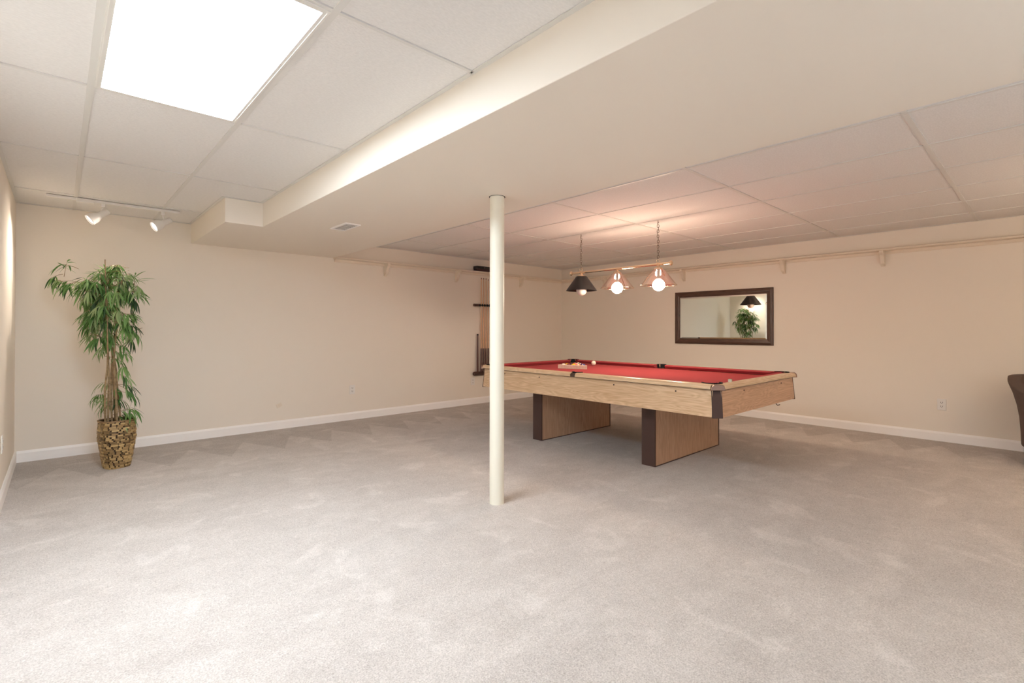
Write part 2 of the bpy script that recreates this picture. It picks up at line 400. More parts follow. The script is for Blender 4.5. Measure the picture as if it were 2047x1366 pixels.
# ================================================================== plate-rail shelves
def bracket_prof():     # (distance from wall, z below board)
    return [(0, 0), (.118, 0), (.118, -.022), (.108, -.034), (.088, -.046), (.074, -.066), (.066, -.092), (.058, -.118), (.044, -.138), (.024, -.150), (.010, -.160), (0, -.166)]
ZB = 2.030
s = thing('wall_shelf', 'long beige plate shelf on scrolled brackets, on the wall above the cue rack', 'shelf', (-2.13, 0, ZB))
prof = [(0, ZB), (-.118, ZB), (-.126, ZB+.006), (-.126, ZB+.014), (-.120, ZB+.02), (0, ZB+.02)]
obj('board', prism(B(), prof, 'x', SX1+.004, -.127), TRIMB, s)
obj('cleat', prism(B(), [(0, ZB), (0, ZB-.034), (-.008, ZB-.034), (-.016, ZB-.026), (-.016, ZB)], 'x', SX1+.02, -.017), TRIMB, s)
for x in (-4.22, -3.54, -2.375, -1.045):
    pr = bracket_prof() if x > -4.2 else [(p[0]*.35, p[1]*.2) for p in bracket_prof()]
    obj('bracket', prism(B(), [(-p[0], ZB+p[1]) for p in pr], 'x', x-.019, x+.019), TRIMB, s, bevel=.002)
s = thing('wall_shelf', 'long beige plate shelf on scrolled brackets, on the wall above the mirror', 'shelf', (0, -4.1, ZB))
obj('board', prism(B(), prof, 'y', YF+.02, 0), TRIMB, s)
obj('cleat', prism(B(), [(0, ZB), (0, ZB-.034), (-.008, ZB-.034), (-.016, ZB-.026), (-.016, ZB)], 'y', YF+.02, 0), TRIMB, s)
for y in (-1.0, -2.41, -3.765, -4.785, -6.1, -7.4):
    obj('bracket', prism(B(), [(-p[0], ZB+p[1]) for p in bracket_prof()], 'y', y-.019, y+.019), TRIMB, s, bevel=.002)
# black case lying on the shelf
t = thing('storage_case', 'flat black case lying on the plate shelf beside the support column', 'case', (-1.93, -.075, ZB+.02))
obj('base', box(B(), -2.06, -1.81, -.125, -.03, ZB+.02, ZB+.058), mat('case_maroon', (62, 34, 36), .5), t, bevel=.004, label='dark maroon lower half')
obj('lid', box(B(), -2.065, -1.805, -.128, -.027, ZB+.058, ZB+.10), mat('case_black', (32, 30, 30), .4), t, bevel=.006)
obj('latch', box(B(), -1.93, -1.915, -.131, -.128, ZB+.07, ZB+.082), CAST, t)

# ================================================================== outlets
def duplex(x, y, z, face, label):
    """face 'y': on the back wall, 'x': right wall, 'X': left wall"""
    t = thing('wall_outlet', label, 'outlet', (x, y, z))
    def bx(a0, a1, z0, z1, d0, d1):
        bm = B()
        if face == 'y': box(bm, x+a0, x+a1, -d1, -d0, z+z0, z+z1)
        elif face == 'x': box(bm, -d1, -d0, y+a0, y+a1, z+z0, z+z1)
        else: box(bm, XL+d0, XL+d1, y+a0, y+a1, z+z0, z+z1)
        return bm
    obj('cover_plate', bx(-.036, .036, -.058, .058, 0, .006), PLATE, t, bevel=.003)
    for dz in (-.02, .02):
        r = obj('receptacle', bx(-.016, .016, dz-.014, dz+.014, .006, .008), PLATE, t, bevel=.001)
        for da in (-.007, .007):
            ROOT[r.name] = wloc(t); obj('slot', bx(da-.0018, da+.0018, dz-.004, dz+.008, .008, .0084), SLOT, r)
        obj('ground_hole', bx(-.003, .003, dz-.011, dz-.006, .008, .0084), SLOT, r)
duplex(-4.0, 0, .385, 'y', 'white outlet low on the back wall between the plant and the column')
duplex(-2.05, 0, .352, 'y', 'white outlet on the back wall just below the cue rack')
duplex(0, -5.275, .382, 'x', 'white outlet on the tan wall right of the pool table')
duplex(0, -1.33, .39, 'X', 'white outlet low on the far left wall at the photo edge')
t = thing('cable_plate', 'small crooked beige cable plate low on the back wall', 'wall plate', (-4.885, 0, .275))
bm = B(); box(bm, -.03, .03, -.005, 0, -.022, .022)
bmesh.ops.rotate(bm, verts=bm.verts, cent=(0, 0, 0), matrix=Matrix.Rotation(R(-24), 3, 'Y')); bmesh.ops.translate(bm, verts=bm.verts, vec=(-4.885, 0, .275))
obj('plate', bm, TRIMB, t, bevel=.002)
obj('port', tube(B(), [(-4.885, -.005, .275), (-4.885, -.012, .275)], .006, 10), TRIMB, t)

# ================================================================== track light
ty = -.575
t = thing('track_light', 'white ceiling track light with two swivel spots near the corner', 'track light', (-6.4, ty, H))
obj('track', box(B(), -6.85, -5.945, ty-.016, ty+.016, H-.022, H), WHITE, t, bevel=.002)
obj('feed_box', box(B(), -6.668, -6.555, ty-.026, ty+.026, H-.034, H), WHITE, t, bevel=.003)
for (sx, F, A) in ((-6.495, S1F, S1A), (-6.075, S2F, S2A)):
    ax = (F-A).normalized()            # from face to back
    ax = Vector((ax.x, ax.y, ax.z))
    sp = obj('spotlight', lathe(B(), [(.045, 0), (.047, .004), (.047, .008), (.044, .05), (.030, .078), (.026, .085), (.025, .155), (.022, .160), (0, .160), (0, .152), (.020, .150), (.020, .09), (.038, .05), (.043, .008)], F, ax, 28, closed=False), WHITE, t, smooth=True)
    piv = F + ax*.09
    obj('adapter', box(B(), sx-.013, sx+.013, ty-.013, ty+.013, H-.05, H-.022), WHITE, sp, bevel=.002)
    obj('stem', tube(B(), [(sx, ty, H-.05), (piv.x, piv.y, piv.z+.02)], .0055, 10), WHITE, sp)
    obj('bulb', lathe(B(), [(0, .016), (.02, .012), (.034, .008), (.0365, .012), (.03, .02), (0, .03)], F, ax, 20), SPOTFACE, sp, smooth=True)

# ================================================================== mirror
my0, my1, mz0, mz1 = -3.637, -2.268, .952, 1.704
t = thing('wall_mirror', 'wide rectangular mirror in a dark walnut frame on the tan wall', 'mirror', (0, (my0+my1)/2, mz0))
# profile: (inset from outer edge, distance from wall)
mp = [(0, .0), (0, .018), (.012, .026), (.03, .030), (.036, .024), (.052, .022), (.064, .018), (.078, .016), (.078, 0)]
def miter(side):
    bm = B(); rings = []
    for e in (0, 1):
        ring = []
        for i, d in mp:
            if side == 'b': p = (-d, (my0+i) if e == 0 else (my1-i), mz0+i)
            elif side == 't': p = (-d, (my0+i) if e == 0 else (my1-i), mz1-i)
            elif side == 'l': p = (-d, my1-i, (mz0+i) if e == 0 else (mz1-i))
            else: p = (-d, my0+i, (mz0+i) if e == 0 else (mz1-i))
            ring.append(p)
        rings.append(ring)
    return hull(bm, rings[0], rings[1])
FRAMEZ = wood('walnut_frame_upright', (98, 72, 58), (62, 44, 36), 'Z', 14, 0.35)
for sd in 'btlr': obj('frame_rail' if sd in 'bt' else 'frame_stile', miter(sd), FRAMEW if sd in 'bt' else FRAMEZ, t)
g0, g1, h0, h1 = my0+.074, my1-.074, mz0+.074, mz1-.074; bv = .022
bm = B()
o_ = [bm.verts.new((-.011, y, z)) for y, z in ((g0, h0), (g1, h0), (g1, h1), (g0, h1))]
i_ = [bm.verts.new((-.0135, y, z)) for y, z in ((g0+bv, h0+bv), (g1-bv, h0+bv), (g1-bv, h1-bv), (g0+bv, h1-bv))]
bk = [bm.verts.new((-.006, y, z)) for y, z in ((g0, h0), (g1, h0), (g1, h1), (g0, h1))]
bm.faces.new(i_); bm.faces.new(bk)
for k in range(4):
    bm.faces.new((o_[k], o_[(k+1) % 4], i_[(k+1) % 4], i_[k])); bm.faces.new((o_[k], o_[(k+1) % 4], bk[(k+1) % 4], bk[k]))
bmesh.ops.recalc_face_normals(bm, faces=bm.faces)
obj('mirror_glass', bm, MIRROR, t)

# ================================================================== cue rack and cues
RY = -.045
t = thing('cue_rack', 'walnut wall rack of two notched rails holding pool cues', 'cue rack', (-1.75, 0, .46))
bm = B(); box(bm, -1.975, -1.42, -.022, 0, 1.524, 1.538); obj('upper_rail', bm, RACKW, t, bevel=.006)
obj('end_cap', tube(B(), [(-2.062, RY, 1.531), (-1.975, RY, 1.531)], .021, 12), RACKW, t, smooth=True)
CX = [-1.917+i*.0475 for i in range(9)]
for i in range(10):
    x = -1.941+i*.0475
    obj('grip', tube(B(), [(x-.011, -.022, 1.531), (x-.011, RY-.018, 1.531)], .019, 12), BLACK, t, smooth=True)
obj('lower_rail', tube(B(), [(-2.065, RY, .473), (-1.42, RY, .473)], [.030, .030], 14), RACKW, t, smooth=True, bevel=.008)
obj('lower_back', box(B(), -2.03, -1.42, -.03, 0, .452, .494), RACKW, t)
def cue(x, z0, z1, zsplit, label, mtl=None, r0=.0145, r1=.0062, group='pool cues in the wall rack'):
    t = thing('pool_cue', label, 'pool cue', (x, RY, z0), group)
    if zsplit:
        obj('butt', tube(B(), [(x, RY, z0), (x, RY, zsplit-.05), (x, RY, zsplit+.08)], [r0, r0*.86, r0*.1], 10), CUED, t, smooth=True)
        rs = r0+(r1-r0)*(zsplit-z0)/(z1-z0)*1.2
        obj('shaft', tube(B(), [(x, RY, zsplit-.05), (x, RY, z1-.02)], [rs, r1], 10), CUEL, t, smooth=True)
        obj('tip', tube(B(), [(x, RY, z1-.02), (x, RY, z1)], r1, 8), mat('cue_tip', (110, 62, 56), .7), t)
    else:
        obj('butt', tube(B(), [(x, RY, z0), (x, RY, z1-.02)], [r0, r1], 10), mtl, t, smooth=True)
        obj('ferrule', tube(B(), [(x, RY, z1-.02), (x, RY, z1)], r1*1.1, 8), BLACK, t)
ordn = ['leftmost tall pool cue in the rack, maple shaft over a dark butt', 'second tall pool cue from the left in the rack', 'third tall pool cue from the left in the rack', 'fourth tall pool cue in the rack, right beside the support column']
for i in range(4): cue(CX[i], .502, 1.958-(0.012 if i == 3 else 0), .90, ordn[i])
cue(-1.988, .502, 1.085, None, 'short dark stick standing at the left end of the cue rack', CUED, .0155, .0125)

# ================================================================== pool table
px0, px1, py0, py1 = -3.30, -1.685, -4.455, -1.70      # outer edge of the rails
PT = .760; BED = .722; SEAM = .724; CB = .522
t = thing('pool_table', 'red-felted pool table with oak-look cabinet on two slab legs', 'pool table', ((px0+px1)/2, (py0+py1)/2, 0))
cxm, cym = (px0+px1)/2, (py0+py1)/2
cut = .060
def cab(side):
    """one apron board, slightly flared outward towards the bottom"""
    ti, bi, th = .030, .014, .022
    bm = B()
    if side in 'LR':
        s_ = 1 if side == 'L' else -1; X = px0 if side == 'L' else px1
        r = lambda y: [(X+s_*ti, y, SEAM), (X+s_*(ti+th), y, SEAM), (X+s_*(bi+th), y, CB), (X+s_*bi, y, CB)]
        return hull(bm, r(py0+cut+.012), r(py1-cut-.012))
    s_ = 1 if side == 'F' else -1; Y = py0 if side == 'F' else py1
    r = lambda x: [(x, Y+s_*ti, SEAM), (x, Y+s_*(ti+th), SEAM), (x, Y+s_*(bi+th), CB), (x, Y+s_*bi, CB)]
    return hull(bm, r(px0+cut+.012), r(px1-cut-.012))
for sd in 'LRFK': obj('apron', cab(sd), OAK if sd in 'LR' else OAKX, t)
# corner posts (dark chamfer strips) and castings
for sx in (-1, 1):
    for sy in (-1, 1):
        X = px0 if sx < 0 else px1; Y = py0 if sy < 0 else py1
        def q(i, a):   # i = inset from outer edge, a = distance along, two points of the diagonal
            return [(X-sx*i, Y-sy*(i+a)), (X-sx*(i+a), Y-sy*i)]
        a0 = q(.026, cut-.006); a1 = q(.010, cut-.006); z_ = [SEAM-.004, CB-.006]
        bk_ = .03
        ring = lambda pr, z: [(pr[0][0], pr[0][1], z), (pr[1][0], pr[1][1], z), (pr[1][0]-sx*bk_, pr[1][1]-sy*bk_, z), (pr[0][0]-sx*bk_, pr[0][1]-sy*bk_, z)]
        obj('corner_post', hull(B(), ring(a0, z_[0]), ring(a1, z_[1])), BROWN, t, bevel=.002)
        # arched metal casting
        dg = Vector((sx, sy, 0)).normalized(); tn = Vector((-sy, sx, 0)).normalized()
        c0 = Vector((X, Y, 0)) - dg*.052
        arch = []
        w_ = .052
        for k in range(13):
            a = pi*k/12; arch.append((w_*cos(a)*1.0, SEAM-.006+.044*sin(a)**.75))
        bm = B()
        hull(bm, [tuple(c0+dg*.012+tn*u+Vector((0, 0, z))) for u, z in arch], [tuple(c0-dg*.026+tn*u+Vector((0, 0, z))) for u, z in arch])
        obj('corner_casting', bm, CAST, t, smooth=True, bevel=.003)
# rails: profile by distance from the outer edge (0) inwards to the cushion nose (.135)
def rail(side, a, b, ma=0.0, mb=0.0):
    woodp = [(0.0, SEAM+.002), (0.0, .738), (.004, .748), (.012, .756), (.024, .7605), (.062, .7615), (.062, SEAM+.002)]
    cush = [(.062, SEAM+.002), (.062, .7615), (.095, .762), (.118, .7615), (.128, .757), (.131, .751), (.112, .7255), (.105, SEAM+.002)]
    def ringf(pr, t_, m_, end):
        out = []
        for d, z in pr:
            extra = (.018 if m_ == .022 else .032)*end if d >= .062 and pr is cush else 0
            off = extra + m_*max(0, (d-.062))/.069*end
            tt = t_+off
            out.append({'L': (px0+d, tt, z), 'R': (px1-d, tt, z), 'F': (tt, py0+d, z), 'K': (tt, py1-d, z)}[side])
        return out
    r_ = obj('rail', hull(B(), ringf(woodp, a, 0, 1), ringf(woodp, b, 0, -1)), OAKR if side in 'LR' else OAKRX, t, smooth=True)
    obj('cushion', hull(B(), ringf(cush, a, ma, 1), ringf(cush, b, mb, -1)), RED, r_, smooth=True)
c_ = .075; hp = .046
rail('L', py0+c_, cym-.030, .10, .022); rail('L', cym+.028, py1-c_, .022, .10)
rail('R', py0+c_, cym-.030, .10, .022); rail('R', cym+.028, py1-c_, .022, .10)
rail('F', px0+c_, px1-c_, .10, .10); rail('K', px0+c_, px1-c_, .10, .10)
obj('playing_surface', box(B(), px0+.104, px1-.104, py0+.104, py1-.104, BED-.02, BED), RED, t)
# side castings and pocket liners
for X, s_ in ((px0, 1), (px1, -1)):
    bm = B(); pr = [(0.003, SEAM-.002), (0.003, .742), (.008, .750), (.018, .7565), (.026, .7585), (.034, .7585), (.034, SEAM-.002)]
    hull(bm, [(X+s_*d, cym-.030, z) for d, z in pr], [(X+s_*d, cym+.028, z) for d, z in pr])
    obj('side_casting', bm, CASTD, t, smooth=True)
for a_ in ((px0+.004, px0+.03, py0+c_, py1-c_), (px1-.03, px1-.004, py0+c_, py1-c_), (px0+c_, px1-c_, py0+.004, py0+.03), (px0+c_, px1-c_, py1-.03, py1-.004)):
    obj('seam_shadow', box(B(), *a_, SEAM-.002, SEAM+.002), BROWN, t)  # dark strip standing in for the shadow line between rail and apron
def pocket(cx, cy, r, dirx, diry, spread=pi*.78):
    """C-shaped black liner open towards the table centre"""
    bm = B(); a0 = math.atan2(diry, dirx); n = 18; fs = []; prev = None
    for k in range(n+1):
        a = a0 - spread + 2*spread*k/n
        ca, sa = cos(a), sin(a)
        ring = [bm.verts.new((cx+ca*rr, cy+sa*rr, z)) for rr, z in ((r, .767), (r+.012, .767), (r+.013, .757), (r-.004, .70), (r-.012, .70))]
        if prev:
            for i in range(5): fs.append(bm.faces.new((prev[i], prev[(i+1) % 5], ring[(i+1) % 5], ring[i])))
        else: fs.append(bm.faces.new(ring))
        prev = ring
    fs.append(bm.faces.new(prev)); bmesh.ops.recalc_face_normals(bm, faces=fs)
    lathe(bm, [(0, .700), (r-.006, .700), (r-.002, .7235), (0, .7235)], (cx, cy, 0), n=20)
    obj('pocket_liner', bm, BLACK, t, smooth=True)
for sx in (-1, 1):
    for sy in (-1, 1):
        X = px0 if sx < 0 else px1; Y = py0 if sy < 0 else py1
        pocket(X-sx*.118, Y-sy*.118, .062, sx, sy, pi*.60)
    pocket((px0 if sx < 0 else px1)-sx*.085, cym, .044, sx, 0, pi*.5)
# bolt plugs in the aprons
for y in (-2.12, -2.63, -3.519, -4.094):
    obj('bolt_plug', tube(B(), [(px0+.024, y, .686), (px0+.032, y, .686)], .0065, 10), BROWN, t)
for x in (-2.838, -2.055):
    obj('bolt_plug', tube(B(), [(x, py0+.024, .686), (x, py0+.032, .686)], .0065, 10), BROWN, t)
# slab legs
for y0, y1 in ((-3.79, -3.665), (-2.465, -2.345)):
    lg = obj('leg', box(B(), -3.058, -1.897, y0, y1, .006, CB+.03), OAKZ, t, bevel=.002)
    obj('end_cap', box(B(), -3.072, -3.058, y0-.002, y1+.002, .0, CB+.03), BROWN, lg, label='dark brown edge panel')
    obj('end_cap', box(B(), -1.897, -1.884, y0-.002, y1+.002, .0, CB+.03), BROWN, lg, label='dark brown edge panel')
    obj('foot_trim', box(B(), -3.058, -1.897, y0-.002, y1+.002, 0, .008), BROWN, lg)
obj('bed_support', box(B(), px0+.09, px1-.09, py0+.09, py1-.09, CB+.03, BED-.02), mat('particle_board', (140, 112, 82), .9), t)
hk = [(-2.13, -4.41, .53), (-2.128, -4.413, .505), (-2.10, -4.415, .492), (-2.05, -4.415, .492)]
obj('wire_hook', tube(B(), hk, .0035, 8), BROWN, t)

# balls, rack, chalk
RC = Vector((-2.515, -2.445, BED)); u = Vector((.13, -.30, 0)).normalized(); v = Vector((.30, .13, 0)).normalized()
sd = .335; ht = sd*math.sqrt(3)/2
tri = [RC - v*ht/3 - u*sd/2, RC - v*ht/3 + u*sd/2, RC + v*ht*2/3]
t = thing('ball_rack', 'pale wooden triangle rack around the balls on the red felt', 'ball rack', tuple(RC))
ctr = RC
for k in range(3):
    a, b = tri[k], tri[(k+1) % 3]; n_ = ((a+b)/2-ctr).normalized(); d = (b-a).normalized()
    ai, bi_ = a-n_*.010+d*.017, b-n_*.010-d*.017
    ring = lambda p, q_: [tuple(p+Vector((0, 0, .001))), tuple(q_+Vector((0, 0, .001))), tuple(q_+Vector((0, 0, .044))), tuple(p+Vector((0, 0, .044)))]
    obj('rack_side', hull(B(), ring(a, ai), ring(b, bi_)), MAPLE, t, bevel=.002)
BR = .0285
BC = {'yellow': (226, 178, 40), 'blue': (34, 52, 120), 'red': (200, 42, 40), 'purple': (78, 46, 104), 'orange': (226, 110, 50), 'green': (36, 92, 66), 'maroon': (110, 32, 36), 'black': (22, 22, 24)}
BM = {k: mat('ball_'+k, c, .08) for k, c in BC.items()}; BW = mat('ball_ivory', (236, 222, 204), .1)
def ball(name, loc, m, stripe, label, group, rot):
    bm = B(); bmesh.ops.create_uvsphere(bm, u_segments=24, v_segments=16, radius=BR)
    for f in bm.faces:
        c = f.calc_center_median()/BR
        w = (stripe and abs(c.z) > .5) or (abs(c.x) > .93)
        f.material_index = 1 if w else 0; f.smooth = True
    me = bpy.data.meshes.new(name); bm.to_mesh(me); bm.free(); me.materials.append(m); me.materials.append(BW)
    o = bpy.data.objects.new(name, me); COL.objects.link(o); o.location = loc; o.rotation_euler = rot
    return tag(o, label, 'billiard ball', group)
order = [('black', 1), ('green', 0), ('yellow', 1), ('maroon', 0), ('black', 0), ('red', 1), ('orange', 0), ('blue', 1), ('purple', 0), ('green', 1), ('red', 0), ('yellow', 0), ('maroon', 1), ('orange', 1), ('blue', 0)]
order = [('green', 1), ('maroon', 0), ('yellow', 1), ('orange', 0), ('blue', 0), ('yellow', 0), ('black', 0), ('red', 1), ('purple', 0), ('maroon', 1), ('red', 0), ('purple', 1), ('orange', 1), ('green', 0), ('blue', 1)]
rnd = random.Random(5); idx = 0; D2 = BR*2.01
rowname = ['front row (nearest the column side)', 'second row', 'third row', 'fourth row', 'apex']
posn = {5: ['leftmost in', 'second from left in', 'in the middle of', 'second from right in', 'rightmost in'],
        4: ['leftmost in', 'second from left in', 'third from left in', 'rightmost in'], 3: ['left in', 'middle of', 'right in'], 2: ['left in', 'right in'], 1: ['at']}
rowshort = ['the front row', 'the second row', 'the third row', 'the fourth row', 'the far apex']
for r_ in range(5):
    n = 5-r_
    for k in range(n):
        p = RC - v*(ht/3-.0105-BR-.001) + v*(r_*D2*.866) + u*((k-(n-1)/2)*D2); p.z = BED+BR
        cn, st = order[idx]; idx += 1
        kind = 'white and %s striped' % cn if st else 'solid %s' % cn
        ball('billiard_ball', p, BM[cn], st, '%s ball, %s %s of the racked triangle' % (kind, posn[n][k], rowshort[r_]), 'balls in the triangle rack',
             (rnd.uniform(-1.2, 1.2), rnd.uniform(-1.2, 1.2), rnd.uniform(0, 6)))
ball('cue_ball', (-2.005, -2.31, BED+BR), BW, 0, 'ivory cue ball alone on the red felt right of the racked balls', None, (0, 0, 0))
if 'group' in bpy.data.objects['cue_ball']: del bpy.data.objects['cue_ball']['group']
bpy.data.objects['cue_ball']['category'] = 'cue ball'
t = thing('chalk_cube', 'small pale green chalk cube on the near corner of the rail', 'chalk', (-3.02, -4.40, .7612))
obj('paper_wrap', box(B(), -3.031, -3.009, -4.411, -4.389, .7612, .7812), mat('chalk_paper', (216, 214, 196), .7), t, bevel=.001)
obj('chalk_top', box(B(), -3.0295, -3.0105, -4.4095, -4.3905, .7812, .7838), mat('chalk_green', (150, 176, 140), .9), t)

# ================================================================== pendant light
LX = -2.37; LZ = 1.808
t = thing('billiard_lamp', 'brass bar pendant with three conical shades hanging over the pool table', 'pendant lamp', (LX, -2.91, H))
obj('bar', tube(B(), [(LX, -2.275, LZ), (LX, -3.535, LZ)], .0125, 16), BRASS, t, smooth=True)
for y, s_ in ((-2.27, 1), (-3.54, -1)):
    obj('finial', lathe(B(), [(0, -.012), (.018, -.010), (.026, 0), (.024, .008), (.012, .014), (0, .016)], (LX, y, LZ), (0, s_, 0), 20), BRASS, t, smooth=True)
for n, y in enumerate((-2.415, -3.40)):
    obj('loop_ring', lathe(B(), [(.017+.0035*cos(a), .0035*sin(a)) for a in [2*pi*k/8 for k in range(8)]], (LX, y, LZ+.030), (1, .3, 0), 18, closed=True), BRASS, t, smooth=True)
    bm = B(); z = LZ+.05; k = 0
    while z < H-.012:
        rz = k*pi/2+.5; pts = []
        for a in [2*pi*i/10 for i in range(10)]:
            lx = .0095*cos(a); lz = .0165*sin(a); pts.append((LX+lx*cos(rz)+.003*sin(k*1.7), y+lx*sin(rz)+.003*cos(k*1.3), z+lz))
        # closed tube
        rings = []; 
        for i, p in enumerate(pts):
            p = Vector(p); d = (Vector(pts[(i+1) % 10])-Vector(pts[i-1])).normalized(); nrm = Vector((-sin(rz), cos(rz), 0)); b_ = d.cross(nrm)
            rings.append([bm.verts.new(p+(nrm*cos(2*pi*j/5)+b_*sin(2*pi*j/5))*.0026) for j in range(5)])
        for i in range(10):
            a_, b2 = rings[i], rings[(i+1) % 10]
            for j in range(5): bm.faces.new((a_[j], a_[(j+1) % 5], b2[(j+1) % 5], b2[j]))
        z += .0255; k += 1
    bmesh.ops.recalc_face_normals(bm, faces=bm.faces)
    obj('chain', bm, CHAINM, t, smooth=True)
    obj('ceiling_hook', tube(B(), [(LX, y, H+.002), (LX, y, H-.012), (LX, y-.008, H-.022), (LX, y, H-.03)], .0028, 8), CHAINM, t)
# supply cord looped at the ceiling beside the first chain
obj('cord', tube(B(), [(LX, -2.41, H-.03), (LX-.004, -2.445, H-.028), (LX, -2.47, H-.02), (LX, -2.472, H-.004)], .0028, 8), WHITE, t)
for n, y in enumerate((-2.42, -2.91, -3.405)):
    lit = n > 0; top, bot = 1.762, 1.600
    obj('socket_cap', lathe(B(), [(0, LZ-.006), (.012, LZ-.008), (.014, top+.018), (.040, top+.012), (.042, top-.004), (.036, top-.006), (0, top-.006)], (LX, y, 0), n=24), BRASS, t, smooth=True)
    if lit:
        sh = obj('lamp_shade', lathe(B(), [(.050, top), (.176, bot)], (LX, y, 0), n=48), GLASS, t, smooth=True, label='clear smoky glass cone shade')
        obj('shade_rim', lathe(B(), [(.1745, bot+.001), (.1775, bot+.001), (.1775, bot-.002), (.1745, bot-.002)], (LX, y, 0), n=48, closed=True), BRASS, sh)
    else:
        sh = obj('lamp_shade', lathe(B(), [(.040, top+.002), (.062, top), (.176, bot), (.1745, bot), (.0605, top-.003), (.040, top-.001)], (LX, y, 0), n=48), SHBLK, t, smooth=True, label='opaque black cone shade')
    rb = .059; bz = 1.602
    prof = [(0, -rb)] + [(rb*sin(a), -rb*cos(a)) for a in [pi*k/16 for k in range(1, 14)]] + [(.024, rb*.96), (.0185, rb*1.03), (0, rb*1.04)]
    obj('globe_bulb', lathe(B(), prof, (LX, y, bz), n=28), BULBON if lit else BULBOFF, t, smooth=True, label='lit globe bulb' if lit else 'unlit globe bulb')
    obj('socket', tube(B(), [(LX, y, bz+rb*.99), (LX, y, top-.004)], .0145, 16), BLACK, t, smooth=True)

# ================================================================== potted plant
PX, PY = -6.405, -.735
t = thing('potted_bamboo', 'tall artificial bamboo plant in a woven basket pot in the corner', 'plant', (PX, PY, 0))
PH = .395
def pr(z):            # pot half width by height (rounded square section)
    s_ = z/PH
    return .082 + (.121-.082)*min(1, s_/.66)**.8 if s_ < .66 else .121-(s_-.66)/.34*.006
def psec(a, r):       # superellipse
    c, s_ = cos(a), sin(a); k = (abs(c)**3.2+abs(s_)**3.2)**(-1/3.2)
    return r*k*c, r*k*s_
protx = R(18)
def ppt(a, z, off=0):
    x, y = psec(a, pr(z)+off); return Vector((PX+x*cos(protx)-y*sin(protx), PY+x*sin(protx)+y*cos(protx), z))
bm = B(); NA, NZ = 40, 12; rings = []
for j in range(NZ+1): rings.append([bm.verts.new(ppt(2*pi*k/NA, PH*j/NZ, -.005)) for k in range(NA)])
for a, b in zip(rings, rings[1:]):
    for k in range(NA): bm.faces.new((a[k], a[(k+1) % NA], b[(k+1) % NA], b[k]))
bm.faces.new(rings[0])
inn = [bm.verts.new(ppt(2*pi*k/NA, PH, -.014)) for k in range(NA)]; in2 = [bm.verts.new(ppt(2*pi*k/NA, PH-.05, -.014)) for k in range(NA)]
for a, b in ((rings[-1], inn), (inn, in2)):
    for k in range(NA): bm.faces.new((a[k], a[(k+1) % NA], b[(k+1) % NA], b[k]))
bmesh.ops.recalc_face_normals(bm, faces=bm.faces)
pot = obj('pot', bm, mat('pot_core', (58, 42, 26), .8), t, smooth=True)
rnd = random.Random(11)
bm = B(); tone = []
rows = 29
for j in range(rows):
    z0 = PH*j/rows+.0012; z1 = PH*(j+1)/rows-.0008; off = rnd.uniform(0, .3)
    nc = 17; a = off
    while a < off+2*pi-.05:
        w = 2*pi/nc*rnd.uniform(.55, 1.35); a1 = min(a+w-.03-rnd.choice([0, .05, .07, .08]), off+2*pi-.01); o1 = rnd.uniform(-.001, .0022)
        vs_ = [ppt(a, z0, o1), ppt(a1, z0, o1+.0008), ppt(a1, z1, o1+.0008), ppt(a, z1, o1)]
        vi = [ppt(a, z0, -.006), ppt(a1, z0, -.006), ppt(a1, z1, -.006), ppt(a, z1, -.006)]
        A_ = [bm.verts.new(p) for p in vs_]; I_ = [bm.verts.new(p) for p in vi]
        fs = [bm.faces.new(A_)] + [bm.faces.new((A_[k], I_[k], I_[(k+1) % 4], A_[(k+1) % 4])) for k in range(4)]
        tv = min(1, max(0, rnd.gauss(.55, .28))); tone += [tv]*len(fs)
        a += w
bmesh.ops.recalc_face_normals(bm, faces=bm.faces)
ch = obj('woven_chips', bm, CHIP, pot); ch['kind'] = 'stuff'
at_ = ch.data.attributes.new('tone', 'FLOAT', 'FACE'); at_.data.foreach_set('value', tone)
obj('rim', (lambda b_: tube(b_, [ppt(2*pi*k/40, PH, .0) for k in range(41)], .006, 6, cap=False))(B()), mat('rim_wood', (138, 110, 76), .6), pot, smooth=True)
obj('moss', (lambda b_: (b_.faces.new([b_.verts.new(ppt(2*pi*k/24, PH-.04, -.012)) for k in range(24)]), b_)[1])(B()), SOIL, t)
# image-plane helper used once to lay the plant out in its own plane through the pot (real metres)
pr_r, pr_u = Vector((.737, -.676, 0)), Vector((0, 0, 1))
def pp(px, py, depth=0.0):
    """photo reading -> point in the vertical plane through the pot that faces the room diagonally"""
    d = fwd + r2*((px-1023.5)/987.999) - u2*((py-652.75)/987.999)
    c = Vector((-6.77067, -6.04369, 1.1598)); n_ = Vector((.676, .737, 0))
    tt = (Vector((PX, PY, 0))+n_*depth-c).dot(n_)/d.dot(n_)
    return c+d*tt
canes = [((211, 841), (210, 780), (215, 719), (214, 600), -.05), ((224, 841), (222, 753), (227, 692), (236, 590), .02), ((235, 841), (230, 753), (229, 702), (244, 560), -.02),
         ((242, 840), (234, 770), (228, 715), (192, 570), .04), ((231, 842), (226, 760), (222, 690), (203, 580), .06), ((216, 840), (217, 740), (213, 640), (210, 519), -.02)]
cane_pts = []
